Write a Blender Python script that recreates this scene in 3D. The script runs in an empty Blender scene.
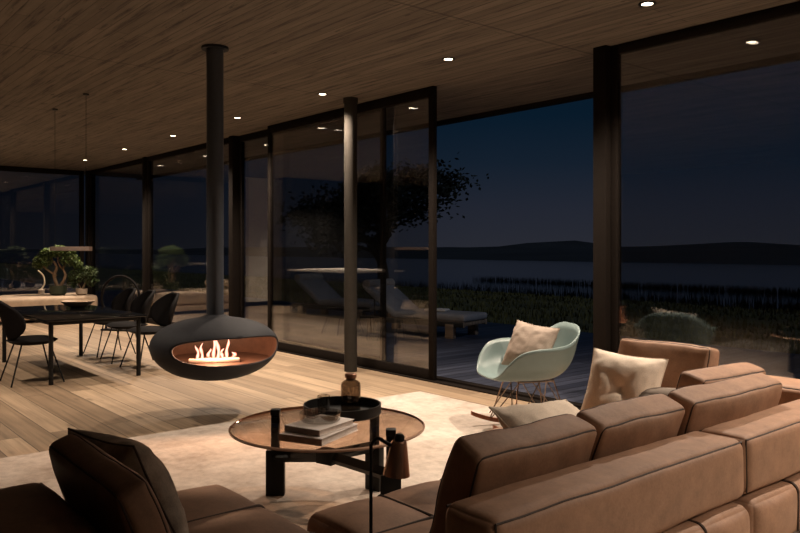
import bpy, bmesh, math, random
from mathutils import Vector, Matrix, noise, Euler
R = math.radians
PI = math.pi
random.seed(7)
S = bpy.context.scene
COL = S.collection

# ------------------------------------------------------------------ camera, sky, added night fill, exposure
cam_d = bpy.data.cameras.new('camera')
cam = bpy.data.objects.new('camera', cam_d)
COL.objects.link(cam)
cam.location = (0, 0, 1.3)
cam.rotation_euler = (R(90), 0, R(50.3))
cam_d.sensor_width = 36
cam_d.lens = 34.2
cam_d.shift_y = -0.0231
cam_d.clip_end = 3000
S.camera = cam

W = bpy.data.worlds.new('night_sky')
S.world = W
W.use_nodes = True
wn = W.node_tree.nodes
wl = W.node_tree.links
wbg = wn['Background']
wtc = wn.new('ShaderNodeTexCoord')
wsp = wn.new('ShaderNodeSeparateXYZ')
wrp = wn.new('ShaderNodeValToRGB')
wl.new(wtc.outputs['Generated'], wsp.inputs[0])
wl.new(wsp.outputs['Z'], wrp.inputs[0])
waz = wn.new('ShaderNodeMapRange')        # afterglow lies over the lake (+Y)
waz.inputs['From Min'].default_value = 0.15
waz.inputs['From Max'].default_value = 0.72
waz.inputs['To Min'].default_value = 0.20
waz.inputs['To Max'].default_value = 1.0
wl.new(wsp.outputs['Y'], waz.inputs['Value'])
wmx = wn.new('ShaderNodeVectorMath')
wmx.operation = 'SCALE'
wl.new(wrp.outputs[0], wmx.inputs[0])
wl.new(waz.outputs[0], wmx.inputs['Scale'])
wl.new(wmx.outputs[0], wbg.inputs[0])
cr = wrp.color_ramp
STOPS = [(0.0, (0.0215, 0.0235, 0.0330)), (0.05, (0.0165, 0.0200, 0.0320)), (0.11, (0.0072, 0.0145, 0.0275)), (0.17, (0.0026, 0.0108, 0.0235)), (0.36, (0.0018, 0.0070, 0.0160))]
while len(cr.elements) < len(STOPS):
    cr.elements.new(0.5)
for el, (p, c) in zip(cr.elements, STOPS):
    el.position = p
    el.color = (*c, 1)
wbg.inputs[1].default_value = 0.95

night_fill_d = bpy.data.lights.new('night_fill', 'SUN')  # faint blue fill added to lift deck and meadow, not real moonlight
night_fill_d.energy = 0.30
night_fill_d.color = (0.62, 0.74, 1.0)
night_fill_d.angle = R(1.5)
night_fill = bpy.data.objects.new('night_fill', night_fill_d)
COL.objects.link(night_fill)
night_fill.location = (30, -10, 40)
night_fill.rotation_euler = Vector((-0.75, -0.15, -0.62)).to_track_quat('-Z', 'Y').to_euler()

S.view_settings.view_transform = 'Standard'
S.view_settings.look = 'None'
S.view_settings.exposure = 0.0
S.view_settings.gamma = 1.0
S.view_settings.use_curve_mapping = False
S.cycles.use_denoising = True
S.cycles.max_bounces = 14
S.cycles.transparent_max_bounces = 24
S.cycles.sample_clamp_indirect = 6.0
S.cycles.caustics_reflective = False
S.cycles.caustics_refractive = False

LAMP_W = 375.0
LAMP_COL = (1.0, 0.80, 0.63)
FIRE = 2.0
FIRE_W = 50.0
CEIL = 2.88


# ------------------------------------------------------------------ materials
class NT:
    def __init__(s, name):
        s.m = bpy.data.materials.new(name)
        s.m.use_nodes = True
        s.n = s.m.node_tree.nodes
        s.l = s.m.node_tree.links
        s.b = s.n['Principled BSDF']
        s.out = s.n['Material Output']
        s.tc = s.n.new('ShaderNodeTexCoord')

    def mapping(s, scale=(1, 1, 1), rot=(0, 0, 0)):
        mp = s.n.new('ShaderNodeMapping')
        mp.inputs['Scale'].default_value = scale
        mp.inputs['Rotation'].default_value = rot
        s.l.new(s.tc.outputs['Object'], mp.inputs[0])
        return mp.outputs[0]

    def noise(s, scale, detail=4, rough=0.55, vec=None, dist=0.0):
        t = s.n.new('ShaderNodeTexNoise')
        t.inputs['Scale'].default_value = scale
        t.inputs['Detail'].default_value = detail
        t.inputs['Roughness'].default_value = rough
        t.inputs['Distortion'].default_value = dist
        s.l.new(vec if vec is not None else s.tc.outputs['Object'], t.inputs['Vector'])
        return t.outputs[0]

    def ramp(s, fac, stops):
        r = s.n.new('ShaderNodeValToRGB')
        e = r.color_ramp.elements
        while len(e) < len(stops):
            e.new(0.5)
        for i, (p, c) in enumerate(stops):
            e[i].position = p
            e[i].color = (c[0], c[1], c[2], 1) if hasattr(c, '__len__') else (c, c, c, 1)
        s.l.new(fac, r.inputs[0])
        return r.outputs[0]

    def mix(s, a, b, fac, mode='MIX'):
        m = s.n.new('ShaderNodeMix')
        m.data_type = 'RGBA'
        m.blend_type = mode
        for sock, v in ((m.inputs[6], a), (m.inputs[7], b), (m.inputs[0], fac)):
            if isinstance(v, (int, float)):
                sock.default_value = v
            elif isinstance(v, tuple):
                sock.default_value = (*v, 1)
            else:
                s.l.new(v, sock)
        return m.outputs[2]

    def brick(s, vec, c1, c2, mortar, w, h, msize):
        b = s.n.new('ShaderNodeTexBrick')
        b.offset = 0.37
        b.offset_frequency = 2
        b.inputs['Color1'].default_value = (*c1, 1)
        b.inputs['Color2'].default_value = (*c2, 1)
        b.inputs['Mortar'].default_value = (*mortar, 1)
        b.inputs['Scale'].default_value = 1
        b.inputs['Mortar Size'].default_value = msize
        b.inputs['Mortar Smooth'].default_value = 0.1
        b.inputs['Brick Width'].default_value = w
        b.inputs['Row Height'].default_value = h
        s.l.new(vec, b.inputs['Vector'])
        return b.outputs[0], b.outputs[1]

    def bump(s, h, strength=0.3, dist=0.01):
        b = s.n.new('ShaderNodeBump')
        b.inputs['Strength'].default_value = strength
        b.inputs['Distance'].default_value = dist
        s.l.new(h, b.inputs['Height'])
        s.l.new(b.outputs[0], s.b.inputs['Normal'])

    def color(s, c):
        if isinstance(c, tuple):
            s.b.inputs['Base Color'].default_value = (*c, 1)
        else:
            s.l.new(c, s.b.inputs['Base Color'])

    def set(s, **k):
        for a, v in k.items():
            s.b.inputs[a.replace('_', ' ')].default_value = v
        return s


def plain(name, c, rough=0.5, metal=0.0, var=0.12, scale=30, bump=0.0, spec=0.5):
    t = NT(name)
    nz = t.noise(scale, 3)
    lo = tuple(x * (1 - var) for x in c)
    hi = tuple(min(1, x * (1 + var)) for x in c)
    t.color(t.ramp(nz, [(0.3, lo), (0.7, hi)]))
    t.set(Roughness=rough, Metallic=metal)
    t.b.inputs['Specular IOR Level'].default_value = spec
    if bump:
        t.bump(nz, bump, 0.004)
    return t.m


def leather(name, c, var=0.34):
    t = NT(name)
    big = t.noise(9, 7, 0.72)
    fine = t.noise(140, 3, 0.6)
    col = t.ramp(big, [(0.25, tuple(x * (1 - var) for x in c)), (0.5, c), (0.78, tuple(x * (1 + var) for x in c))])
    t.color(t.mix(col, t.ramp(fine, [(0.3, 0.75), (0.7, 1.0)]), 0.5, 'MULTIPLY'))
    t.set(Roughness=0.62)
    t.b.inputs['Sheen Weight'].default_value = 0.02
    t.b.inputs['Sheen Roughness'].default_value = 0.45
    t.b.inputs['Sheen Tint'].default_value = (1, 0.8, 0.65, 1)
    t.bump(fine, 0.12, 0.003)
    return t.m


def fabric(name, c, var=0.12, weave=260):
    t = NT(name)
    f = t.noise(weave, 2, 0.5)
    g = t.noise(9, 4)
    col = t.ramp(g, [(0.3, tuple(x * (1 - var) for x in c)), (0.7, tuple(x * (1 + var) for x in c))])
    t.color(t.mix(col, t.ramp(f, [(0.3, 0.7), (0.7, 1.0)]), 0.6, 'MULTIPLY'))
    t.set(Roughness=0.9)
    t.bump(f, 0.25, 0.003)
    return t.m


def planks(name, cols, w, h, rot, grain, rough, mort=(0.02, 0.015, 0.01), bump=0.25, gamma=0.65, knots=True, ms=0.003):
    t = NT(name)
    v = t.mapping(rot=(0, 0, rot))
    bc, bf = t.brick(v, cols[0], cols[1], mort, w, h, ms)
    mp = t.n.new('ShaderNodeMapping')
    mp.inputs['Scale'].default_value = (0.8, 11, 11)
    t.l.new(v, mp.inputs[0])
    # shift the grain from board to board
    add = t.n.new('ShaderNodeVectorMath')
    add.operation = 'ADD'
    t.l.new(mp.outputs[0], add.inputs[0])
    sc = t.n.new('ShaderNodeVectorMath')
    sc.operation = 'SCALE'
    sc.inputs['Scale'].default_value = 60
    t.l.new(bc, sc.inputs[0])
    t.l.new(sc.outputs[0], add.inputs[1])
    g = t.noise(grain, 6, 0.62, add.outputs[0], 0.35)
    gr = t.ramp(g, [(0.28, gamma), (0.5, 0.9), (0.72, 1.12)])
    col = t.mix(bc, gr, 0.85, 'MULTIPLY')
    mp3 = t.n.new('ShaderNodeMapping')
    mp3.inputs['Scale'].default_value = (0.55, 3.2, 3.2)
    t.l.new(add.outputs[0], mp3.inputs[0])
    g3 = t.noise(0.55, 4, 0.6, mp3.outputs[0], 0.5)
    col = t.mix(col, t.ramp(g3, [(0.34, 0.58), (0.5, 1.0), (0.68, 1.16)]), 0.8, 'MULTIPLY')
    if knots:
        kv = t.n.new('ShaderNodeMapping')
        kv.inputs['Scale'].default_value = (1.0, 3.2, 1)
        t.l.new(v, kv.inputs[0])
        k = t.n.new('ShaderNodeTexVoronoi')
        k.inputs['Scale'].default_value = 1.6
        t.l.new(kv.outputs[0], k.inputs['Vector'])
        kf = t.ramp(k.outputs['Distance'], [(0.0, 0.35), (0.07, 0.6), (0.15, 1.0)])
        col = t.mix(col, kf, 0.8, 'MULTIPLY')
    t.color(col)
    t.set(Roughness=rough)
    inv = t.n.new('ShaderNodeMath')
    inv.operation = 'MULTIPLY_ADD'
    inv.inputs[1].default_value = -0.6
    t.l.new(bf, inv.inputs[0])
    t.l.new(g, inv.inputs[2])
    t.bump(inv.outputs[0], bump, 0.006)
    return t.m


def glass(name, tint=(1, 1, 1), ior=1.55, rough=0.0, boost=1.0):
    t = NT(name)
    tr = t.n.new('ShaderNodeBsdfTransparent')
    tr.inputs[0].default_value = (*tint, 1)
    gl = t.n.new('ShaderNodeBsdfGlossy')
    gl.inputs['Roughness'].default_value = rough
    # Schlick reflectance, the same from either side of the pane
    lw = t.n.new('ShaderNodeLayerWeight')
    lw.inputs[0].default_value = 0.5
    pw = t.n.new('ShaderNodeMath')
    pw.operation = 'POWER'
    pw.inputs[1].default_value = 5.0
    t.l.new(lw.outputs['Facing'], pw.inputs[0])
    f0 = ((ior - 1) / (ior + 1)) ** 2 * boost
    mu = t.n.new('ShaderNodeMath')
    mu.operation = 'MULTIPLY_ADD'
    mu.use_clamp = True
    mu.inputs[1].default_value = 1 - f0
    mu.inputs[2].default_value = f0
    t.l.new(pw.outputs[0], mu.inputs[0])
    mx = t.n.new('ShaderNodeMixShader')
    t.l.new(mu.outputs[0], mx.inputs[0])
    t.l.new(tr.outputs[0], mx.inputs[1])
    t.l.new(gl.outputs[0], mx.inputs[2])
    t.l.new(mx.outputs[0], t.out.inputs[0])
    return t.m


def emitter(name, c, strength):
    t = NT(name)
    t.n.remove(t.b)
    em = t.n.new('ShaderNodeEmission')
    em.inputs[0].default_value = (*c, 1)
    em.inputs[1].default_value = strength
    t.l.new(em.outputs[0], t.out.inputs[0])
    return t.m


M = {}
M['oak_floor'] = planks('oak_floor', [(0.50, 0.37, 0.245), (0.25, 0.175, 0.110)], 2.4, 0.19, 0, 1.6, 0.42)
M['deck'] = planks('weathered_deck', [(0.085, 0.096, 0.140), (0.036, 0.042, 0.066)], 3.6, 0.14, PI / 2, 1.6, 0.5, (0.004, 0.004, 0.005), 0.6, 0.5, False, 0.008)


def ceiling_mat():
    t = NT('board_marked_ceiling')
    v = t.mapping()
    bc, bf = t.brick(v, (0.190, 0.160, 0.130), (0.140, 0.117, 0.095), (0.085, 0.068, 0.052), 2.8, 0.085, 0.004)
    mp = t.n.new('ShaderNodeMapping')
    mp.inputs['Scale'].default_value = (1.1, 16, 1)
    t.l.new(v, mp.inputs[0])
    g = t.noise(1.5, 6, 0.65, mp.outputs[0], 0.3)
    col = t.mix(bc, t.ramp(g, [(0.34, 0.30), (0.46, 0.85), (0.6, 1.0), (0.72, 1.3)]), 0.95, 'MULTIPLY')
    mp2 = t.n.new('ShaderNodeMapping')
    mp2.inputs['Scale'].default_value = (1.0, 3.5, 1)
    t.l.new(v, mp2.inputs[0])
    p = t.noise(3.2, 5, 0.7, mp2.outputs[0])
    col = t.mix(col, t.ramp(p, [(0.30, 0.25), (0.36, 1.0)]), 0.8, 'MULTIPLY')
    # panel joints running across the boards
    j, jf = t.brick(v, (1, 1, 1), (1, 1, 1), (0.55, 0.55, 0.55), 2.75, 40, 0.012)
    col = t.mix(col, j, 1.0, 'MULTIPLY')
    t.color(col)
    t.set(Roughness=0.85)
    t.bump(g, 0.5, 0.012)
    return t.m


M['ceiling'] = ceiling_mat()
M['black_metal'] = plain('dark_bronze_frame', (0.012, 0.0095, 0.0080), 0.7, 0.0, 0.1, spec=0.04)
M['fire_steel'] = plain('matt_charcoal_steel', (0.021, 0.0225, 0.027), 0.7, 0.0, 0.08, spec=0.2)
M['flue_steel'] = plain('grey_flue_steel', (0.046, 0.054, 0.068), 0.45, 0.0, 0.05, spec=0.5)
M['fire_inside'] = plain('rust_lining', (0.045, 0.025, 0.018), 0.6, 0.0, 0.2, 20, spec=0.3)
M['column'] = plain('column_coat', (0.038, 0.034, 0.029), 0.8, 0.0, 0.08, spec=0.05)
M['black'] = plain('satin_black', (0.007, 0.0068, 0.0065), 0.5, 0.0, 0.1, spec=0.25)
M['black_gloss'] = plain('black_lacquer', (0.006, 0.006, 0.006), 0.06, 0.0, 0.05)
M['black_fabric'] = plain('black_upholstery', (0.007, 0.006, 0.006), 0.85, 0.0, 0.2, 200, 0.1, spec=0.1)
M['leather'] = leather('brown_nubuck', (0.335, 0.195, 0.122))
M['leather_shaded'] = leather('shaded_brown_nubuck', (0.235, 0.135, 0.085))  # same leather as the other pieces, shade put into a darker colour
M['seam'] = plain('seam_thread', (0.040, 0.022, 0.014), 0.7)
M['rug'] = None
M['mint'] = plain('mint_plastic', (0.165, 0.228, 0.222), 0.4, 0.0, 0.03)
M['rod'] = plain('bronze_wire', (0.22, 0.16, 0.12), 0.3, 0.9)
M['rocker'] = plain('reddish_wood', (0.30, 0.10, 0.045), 0.4, 0.0, 0.25, 25)
M['taupe'] = fabric('taupe_weave', (0.36, 0.295, 0.24))
M['cream'] = fabric('cream_cotton', (0.84, 0.73, 0.60), 0.08)
M['grey_linen'] = fabric('grey_brown_linen', (0.34, 0.28, 0.225), 0.5, 160)
M['grey_roll'] = fabric('grey_wool', (0.20, 0.165, 0.135))
M['copper'] = plain('polished_copper', (0.80, 0.48, 0.33), 0.27, 0.9, 0.05)
M['pane'] = glass('window_glass', (0.88, 0.89, 0.90), 1.5, 0.0, 3.8)
M['bronze_glass'] = glass('bronze_tinted_glass', (0.90, 0.79, 0.70), 1.5)
M['bronze_edge'] = plain('glass_edge', (0.42, 0.27, 0.19), 0.15, 0.0, 0.1)

M['clear_glass'] = glass('clear_glass', (0.86, 0.84, 0.81), 1.5, 0.02, 6.0)
M['smoke_glass'] = glass('smoked_glass', (0.62, 0.57, 0.52), 1.5, 0.02, 1.5)
M['paper'] = plain('book_pages', (0.80, 0.72, 0.65), 0.8, 0, 0.08, 90)
M['cover'] = plain('pale_book_cover', (0.80, 0.74, 0.69), 0.5, 0, 0.04)
M['spine'] = plain('taupe_book_spine', (0.30, 0.22, 0.18), 0.6)
M['cork'] = plain('copper_stopper', (0.30, 0.15, 0.09), 0.4, 0.4)
M['plaster'] = plain('pale_plaster', (0.66, 0.60, 0.51), 0.8, 0, 0.06, 3)
M['dark_wall'] = plain('dark_brown_wall', (0.050, 0.038, 0.030), 0.8)
M['teak'] = planks('teak_frame', [(0.40, 0.27, 0.17), (0.30, 0.20, 0.125)], 0.9, 0.09, 0, 3, 0.5)
M['lounger_cloth'] = fabric('lounger_grey_canvas', (0.36, 0.33, 0.31))
M['lounger_edge'] = fabric('lounger_roll_canvas', (0.50, 0.42, 0.34))
M['bench_cloth'] = fabric('sand_boucle', (0.50, 0.38, 0.27))
M['bench_wood'] = plain('pale_oak', (0.46, 0.34, 0.23), 0.5, 0, 0.15, 14)
M['leaf'] = plain('bonsai_leaf', (0.070, 0.105, 0.018), 0.6, 0, 0.6, 14)
M['leaf2'] = plain('shrub_leaf', (0.042, 0.066, 0.016), 0.6, 0, 0.6, 14)
M['bark'] = plain('bark', (0.20, 0.13, 0.075), 0.8, 0, 0.3, 20)
M['pot_green'] = plain('dark_green_pot', (0.025, 0.035, 0.018), 0.6)
M['pot_beige'] = plain('beige_pot', (0.42, 0.34, 0.26), 0.7)
M['pale_stem'] = plain('pale_stem', (0.55, 0.45, 0.32), 0.6)
M['tree_leaf'] = plain('tree_leaf', (0.022, 0.026, 0.013), 0.8, 0, 0.4, 3)
M['tree_bark'] = plain('tree_bark', (0.035, 0.028, 0.022), 0.9, 0, 0.3, 6)
M['grass'] = plain('night_grass', (0.130, 0.112, 0.036), 0.9, 0, 0.4, 0.35)
M['blade'] = plain('grass_blade', (0.170, 0.145, 0.040), 0.9, 0, 0.4, 0.5)
M['reed'] = plain('reed', (0.060, 0.062, 0.034), 0.8, 0, 0.3, 0.5)
M['hill'] = plain('hill', (0.042, 0.045, 0.046), 0.95, 0, 0.35, 0.02)
M['lamp_lens'] = emitter('lamp_lens', (1.0, 0.80, 0.58), 14)
M['burner'] = plain('brushed_steel', (0.35, 0.32, 0.31), 0.5, 0.0)


def rug_mat():
    t = NT('mottled_rug')
    a = t.noise(2.2, 6, 0.65)
    b = t.noise(160, 3, 0.6)
    c = t.noise(14, 5, 0.7)
    col = t.ramp(a, [(0.32, (0.40, 0.33, 0.265)), (0.48, (0.55, 0.475, 0.40)), (0.66, (0.66, 0.59, 0.51))])
    col = t.mix(col, t.ramp(c, [(0.35, 0.62), (0.6, 1.0)]), 0.6, 'MULTIPLY')
    t.color(t.mix(col, t.ramp(b, [(0.3, 0.8), (0.7, 1.0)]), 0.5, 'MULTIPLY'))
    t.set(Roughness=0.95)
    t.bump(b, 0.3, 0.004)
    return t.m


M['rug'] = rug_mat()


def lake_mat():
    t = NT('lake_water')
    v = t.mapping(scale=(0.35, 1.2, 1))
    t.color((0.010, 0.013, 0.018))
    t.set(Roughness=0.12)
    t.bump(t.noise(0.9, 4, 0.6, v), 0.03, 0.2)
    return t.m


M['lake'] = lake_mat()


def flame_mat():
    t = NT('flame')
    t.n.remove(t.b)
    lw = t.n.new('ShaderNodeLayerWeight')
    lw.inputs[0].default_value = 0.45
    em = t.n.new('ShaderNodeEmission')
    col = t.ramp(lw.outputs['Facing'], [(0.0, (1.0, 0.62, 0.48)), (0.35, (1.0, 0.36, 0.22)), (0.8, (1.0, 0.13, 0.04))])
    t.l.new(col, em.inputs[0])
    em.inputs[1].default_value = FIRE
    tr = t.n.new('ShaderNodeBsdfTransparent')
    mx = t.n.new('ShaderNodeMixShader')
    f = t.ramp(lw.outputs['Facing'], [(0.3, 0.0), (0.95, 0.9)])
    t.l.new(f, mx.inputs[0])
    t.l.new(em.outputs[0], mx.inputs[1])
    t.l.new(tr.outputs[0], mx.inputs[2])
    t.l.new(mx.outputs[0], t.out.inputs[0])
    return t.m


M['flame'] = flame_mat()


# ------------------------------------------------------------------ geometry helpers
class G:
    def __init__(s):
        s.v, s.f, s.m = [], [], []

    def add(s, vf, mat=0, mx=None):
        o = len(s.v)
        vs, fs = vf
        for p in vs:
            p = Vector(p)
            s.v.append(mx @ p if mx else p)
        for f in fs:
            s.f.append([i + o for i in f])
            s.m.append(mat)
        return s

    def build(s, name, mats, parent=None, loc=(0, 0, 0), rot=(0, 0, 0), smooth=True, ang=40):
        me = bpy.data.meshes.new(name)
        me.from_pydata([tuple(p) for p in s.v], [], s.f)
        if not isinstance(mats, (list, tuple)):
            mats = [mats]
        for m in mats:
            me.materials.append(M[m] if isinstance(m, str) else m)
        me.polygons.foreach_set('material_index', s.m)
        if smooth:
            me.polygons.foreach_set('use_smooth', [True] * len(me.polygons))
            me.set_sharp_from_angle(angle=R(ang))
        me.update()
        o = bpy.data.objects.new(name, me)
        COL.objects.link(o)
        o.location = loc
        o.rotation_euler = rot
        if parent:
            o.parent = parent
        return o


def box(lo, hi, bev=0.0, seg=2):
    bm = bmesh.new()
    bmesh.ops.create_cube(bm, size=1)
    for v in bm.verts:
        v.co = Vector([lo[i] + (v.co[i] + 0.5) * (hi[i] - lo[i]) for i in range(3)])
    if bev > 0:
        bmesh.ops.bevel(bm, geom=bm.edges[:], offset=bev, segments=seg, affect='EDGES', profile=0.5)
    bmesh.ops.recalc_face_normals(bm, faces=bm.faces[:])
    bm.verts.index_update()
    r = ([v.co.copy() for v in bm.verts], [[v.index for v in f.verts] for f in bm.faces])
    bm.free()
    return r


def lathe(prof, n=48, cap=True):
    vs, fs = [], []
    k = len(prof)
    for i in range(n):
        a = 2 * PI * i / n
        for r, z in prof:
            vs.append((r * math.cos(a), r * math.sin(a), z))
    for i in range(n):
        j = (i + 1) % n
        for q in range(k - 1):
            fs.append([i * k + q, j * k + q, j * k + q + 1, i * k + q + 1])
    if cap:
        if prof[0][0] > 1e-6:
            fs.append([i * k for i in range(n)][::-1])
        if prof[-1][0] > 1e-6:
            fs.append([i * k + k - 1 for i in range(n)])
    return vs, fs


def tube(path, rad, n=8, closed=False, cap=True):
    P = [Vector(p) for p in path]
    k = len(P)
    rad = rad if hasattr(rad, '__len__') else [rad] * k
    vs, fs = [], []
    up = None
    for i in range(k):
        if closed:
            t = P[(i + 1) % k] - P[i - 1]
        else:
            t = P[min(i + 1, k - 1)] - P[max(i - 1, 0)]
        if t.length < 1e-9:
            t = Vector((0, 0, 1))
        t.normalize()
        if up is None:
            up = Vector((0, 0, 1)) if abs(t.z) < 0.9 else Vector((1, 0, 0))
        x = up - t * up.dot(t)
        if x.length < 1e-6:
            x = t.orthogonal()
        x.normalize()
        up = x
        y = t.cross(x)
        for j in range(n):
            a = 2 * PI * j / n
            vs.append(P[i] + (x * math.cos(a) + y * math.sin(a)) * rad[i])
    for i in range(k if closed else k - 1):
        a, b = i * n, ((i + 1) % k) * n
        for j in range(n):
            fs.append([a + j, a + (j + 1) % n, b + (j + 1) % n, b + j])
    if cap and not closed:
        fs.append(list(range(n))[::-1])
        fs.append([(k - 1) * n + j for j in range(n)])
    return vs, fs


def spline(pts, n=8, closed=False):
    P = [Vector(p) for p in pts]
    k = len(P)
    out = []
    for i in range(k if closed else k - 1):
        g = (lambda q: P[q % k]) if closed else (lambda q: P[max(0, min(k - 1, q))])
        a, b, c, d = g(i - 1), g(i), g(i + 1), g(i + 2)
        for j in range(n):
            t = j / n
            out.append(0.5 * ((2 * b) + (c - a) * t + (2 * a - 5 * b + 4 * c - d) * t * t + (3 * b - a - 3 * c + d) * t ** 3))
    if not closed:
        out.append(P[-1])
    return out


def axis_samples(h, r, m):
    s = [-h + r * (1 - math.cos(PI / 2 * i / 4)) * 1.0 for i in range(4)]
    inner = [-(h - r) + 2 * (h - r) * i / m for i in range(m + 1)]
    return s + inner + [-x for x in s[::-1]]


def rbox(sx, sy, sz, r, n=(8, 8, 8), puff=(0, 0, 0), q=((1, 1), (1, 1), (1, 1)), e=0.4, wob=0.0, seed=0.0, taper=0.0):
    """soft block centred on the origin: rounded, each face puffed between its quilting seams"""
    H = (sx / 2, sy / 2, sz / 2)
    smp = [axis_samples(H[i], min(r, H[i] * 0.98), n[i]) for i in range(3)]
    vs, fs, idx = [], [], {}
    rr = r

    def vert(p, d, sg, u, v, qq):
        inner = Vector([max(-(H[i] - rr), min(H[i] - rr, p[i])) for i in range(3)])
        nn = Vector(p) - inner
        # square samples pushed on to the rounded surface
        nn.normalize()
        pos = inner + nn * rr
        f = 1.0
        for t, k in ((u, qq[0]), (v, qq[1])):
            f *= abs(math.sin(PI * k * (t + 1) / 2)) ** e if 0 < (t + 1) / 2 < 1 else 0
        if puff[d]:
            pos[d] += sg * puff[d] * f
        key = tuple(round(c, 5) for c in pos)
        if key not in idx:
            idx[key] = len(vs)
            vs.append(pos)
        return idx[key]

    for d in range(3):
        a, b = (d + 1) % 3, (d + 2) % 3
        A, B = smp[a], smp[b]
        for sg in (-1, 1):
            grid = []
            for x in A:
                row = []
                for y in B:
                    p = [0, 0, 0]
                    p[d], p[a], p[b] = sg * H[d], x, y
                    row.append(vert(p, d, sg, x / H[a], y / H[b], q[d]))
                grid.append(row)
            for i in range(len(A) - 1):
                for j in range(len(B) - 1):
                    f = [grid[i][j], grid[i + 1][j], grid[i + 1][j + 1], grid[i][j + 1]]
                    if sg < 0:
                        f = f[::-1]
                    f2 = []
                    for w in f:
                        if w not in f2:
                            f2.append(w)
                    if len(f2) > 2:
                        fs.append(f2)
    return [warp(p, wob, seed) for p in vs], fs


def warp(p, a, seed):
    if not a:
        return Vector(p)
    p = Vector(p)
    w = noise.noise_vector(p * 5.0 + Vector((seed, seed * 1.7, seed * 0.3)))
    w2 = noise.noise_vector(p * 15.0 + Vector((seed, seed * 1.7, seed * 0.3)))
    return p + w * a + w2 * a * 0.35


def rrect(hx, hz, r, y, n=6, m=10):
    pts = []
    cs = [(hx - r, hz - r, 0), (-(hx - r), hz - r, 90), (-(hx - r), -(hz - r), 180), (hx - r, -(hz - r), 270)]
    for k, (cx, cz, a0) in enumerate(cs):
        for i in range(n + 1):
            a = R(a0 + 90 * i / n)
            pts.append(Vector((cx + r * math.cos(a), y, cz + r * math.sin(a))))
        nx = cs[(k + 1) % 4]
        a = R(nx[2])
        q = Vector((nx[0] + r * math.cos(a), y, nx[1] + r * math.sin(a)))
        p = pts[-1].copy()
        for i in range(1, m):
            pts.append(p.lerp(q, i / m))
    return pts


def tag(o, label, cat, group=None, kind=None):
    o['label'] = label
    o['category'] = cat
    if group:
        o['group'] = group
    if kind:
        o['kind'] = kind
    return o


def thing(name, loc=(0, 0, 0), rot=(0, 0, 0)):
    o = bpy.data.objects.new(name, None)
    o.empty_display_size = 0.1
    COL.objects.link(o)
    o.location = loc
    o.rotation_euler = rot
    return o


def struct(o, label, cat):
    return tag(o, label, cat, None, 'structure')


def dup(o, parent=None):
    c = o.copy()
    COL.objects.link(c)
    if parent:
        c.parent = parent
    for ch in list(o.children):
        dup(ch, c)
    return c


# ------------------------------------------------------------------ the house
GY = 5.07                       # glass line
XB = -16.1                      # glazed end wall
struct(G().add(box((-16.4, -4.2, -0.2), (4.2, 5.2, 0))).build('floor', 'oak_floor', smooth=False), 'wide oak plank floor', 'floor')
struct(G().add(box((-17.0, -4.4, CEIL), (4.6, 6.4, CEIL + 0.35))).build('ceiling', 'ceiling', smooth=False), 'brown board-marked ceiling running out over the deck', 'ceiling')
struct(G().add(box((-17.06, 6.4, CEIL - 0.05), (4.6, 6.48, CEIL + 0.4), 0.004)).build('trim_1', 'black_metal'), 'dark fascia along the roof edge above the deck', 'fascia')
struct(G().add(box((-15.45, -4.2, 0), (-15.25, 2.05, CEIL))).build('wall_back', 'plaster', smooth=False), 'pale solid end wall seen mirrored in the glazing', 'wall')
struct(G().add(box((-15.25, -4.2, 0), (4.2, -4.0, CEIL))).build('wall_left', 'dark_wall', smooth=False), 'dark long wall behind the camera', 'wall')
struct(G().add(box((4.0, -4.0, 0), (4.2, 5.2, CEIL))).build('wall_right', 'dark_wall', smooth=False), 'dark short wall behind the sofa end', 'wall')
struct(G().add(box((-15.25, -3.9, 0), (-15.22, 2.05, 0.09))).build('baseboard_back', 'black_metal', smooth=False), 'dark skirting at the foot of the pale end wall', 'baseboard')


def glazed(name, x0, x1, y, label, cat, st=0.06, top=0.08, bot=0.09, d=0.06, ztop=CEIL - 0.002, handle=False):
    t = thing(name, ((x0 + x1) / 2, y, 0))
    w = (x1 - x0) / 2
    g = G()
    g.add(box((-w, -d / 2, 0), (-w + st, d / 2, ztop), 0.004))
    g.add(box((w - st, -d / 2, 0), (w, d / 2, ztop), 0.004))
    g.add(box((-w + st, -d / 2, ztop - top), (w - st, d / 2, ztop), 0.004))
    g.add(box((-w + st, -d / 2, 0), (w - st, d / 2, bot), 0.004))
    g.build('frame', 'black_metal', t)
    G().add(box((-w + st - 0.01, -0.012, bot - 0.01), (w - st + 0.01, 0.012, ztop - top + 0.01))).build('glass', 'pane', t, smooth=False)
    return struct(t, label, cat)


glazed('window_1', -16.0, -13.05, GY, 'fixed glass pane nearest the glazed corner', 'window')
glazed('window_2', -12.93, -9.82, GY, 'fixed glass pane behind the hanging fireplace flue', 'window')
glazed('door_2', -9.66, -6.42, GY + 0.045, 'outer sliding glass door standing half behind the inner one', 'sliding door', 0.05, 0.09, 0.11, 0.05)
glazed('door_1', -8.66, -5.47, 4.985, 'inner sliding glass door beside the open doorway and round column', 'sliding door', 0.07, 0.10, 0.11, 0.05)
glazed('window_3', -3.52, 0.4, GY + 0.02, 'large fixed glass pane behind the corner of the brown sofa', 'window', 0.06, 0.07, 0.09)
glazed('window_4', 0.5, 3.9, GY + 0.02, 'fixed glass pane beyond the end of the sofa', 'window')
for i, (x0, x1, lab) in enumerate([(-16.15, -15.98, 'dark corner post of the glazing'), (-13.05, -12.93, 'dark window post between the two far panes'), (-9.82, -9.70, 'dark window post just beside the fireplace flue'), (-3.64, -3.52, 'dark post at the open side of the doorway next to the big pane')]):
    struct(G().add(box((x0, 5.0, 0), (x1, 5.15, CEIL - 0.001), 0.004)).build('trim_%d' % (i + 2), 'black_metal'), lab, 'window post')
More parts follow.
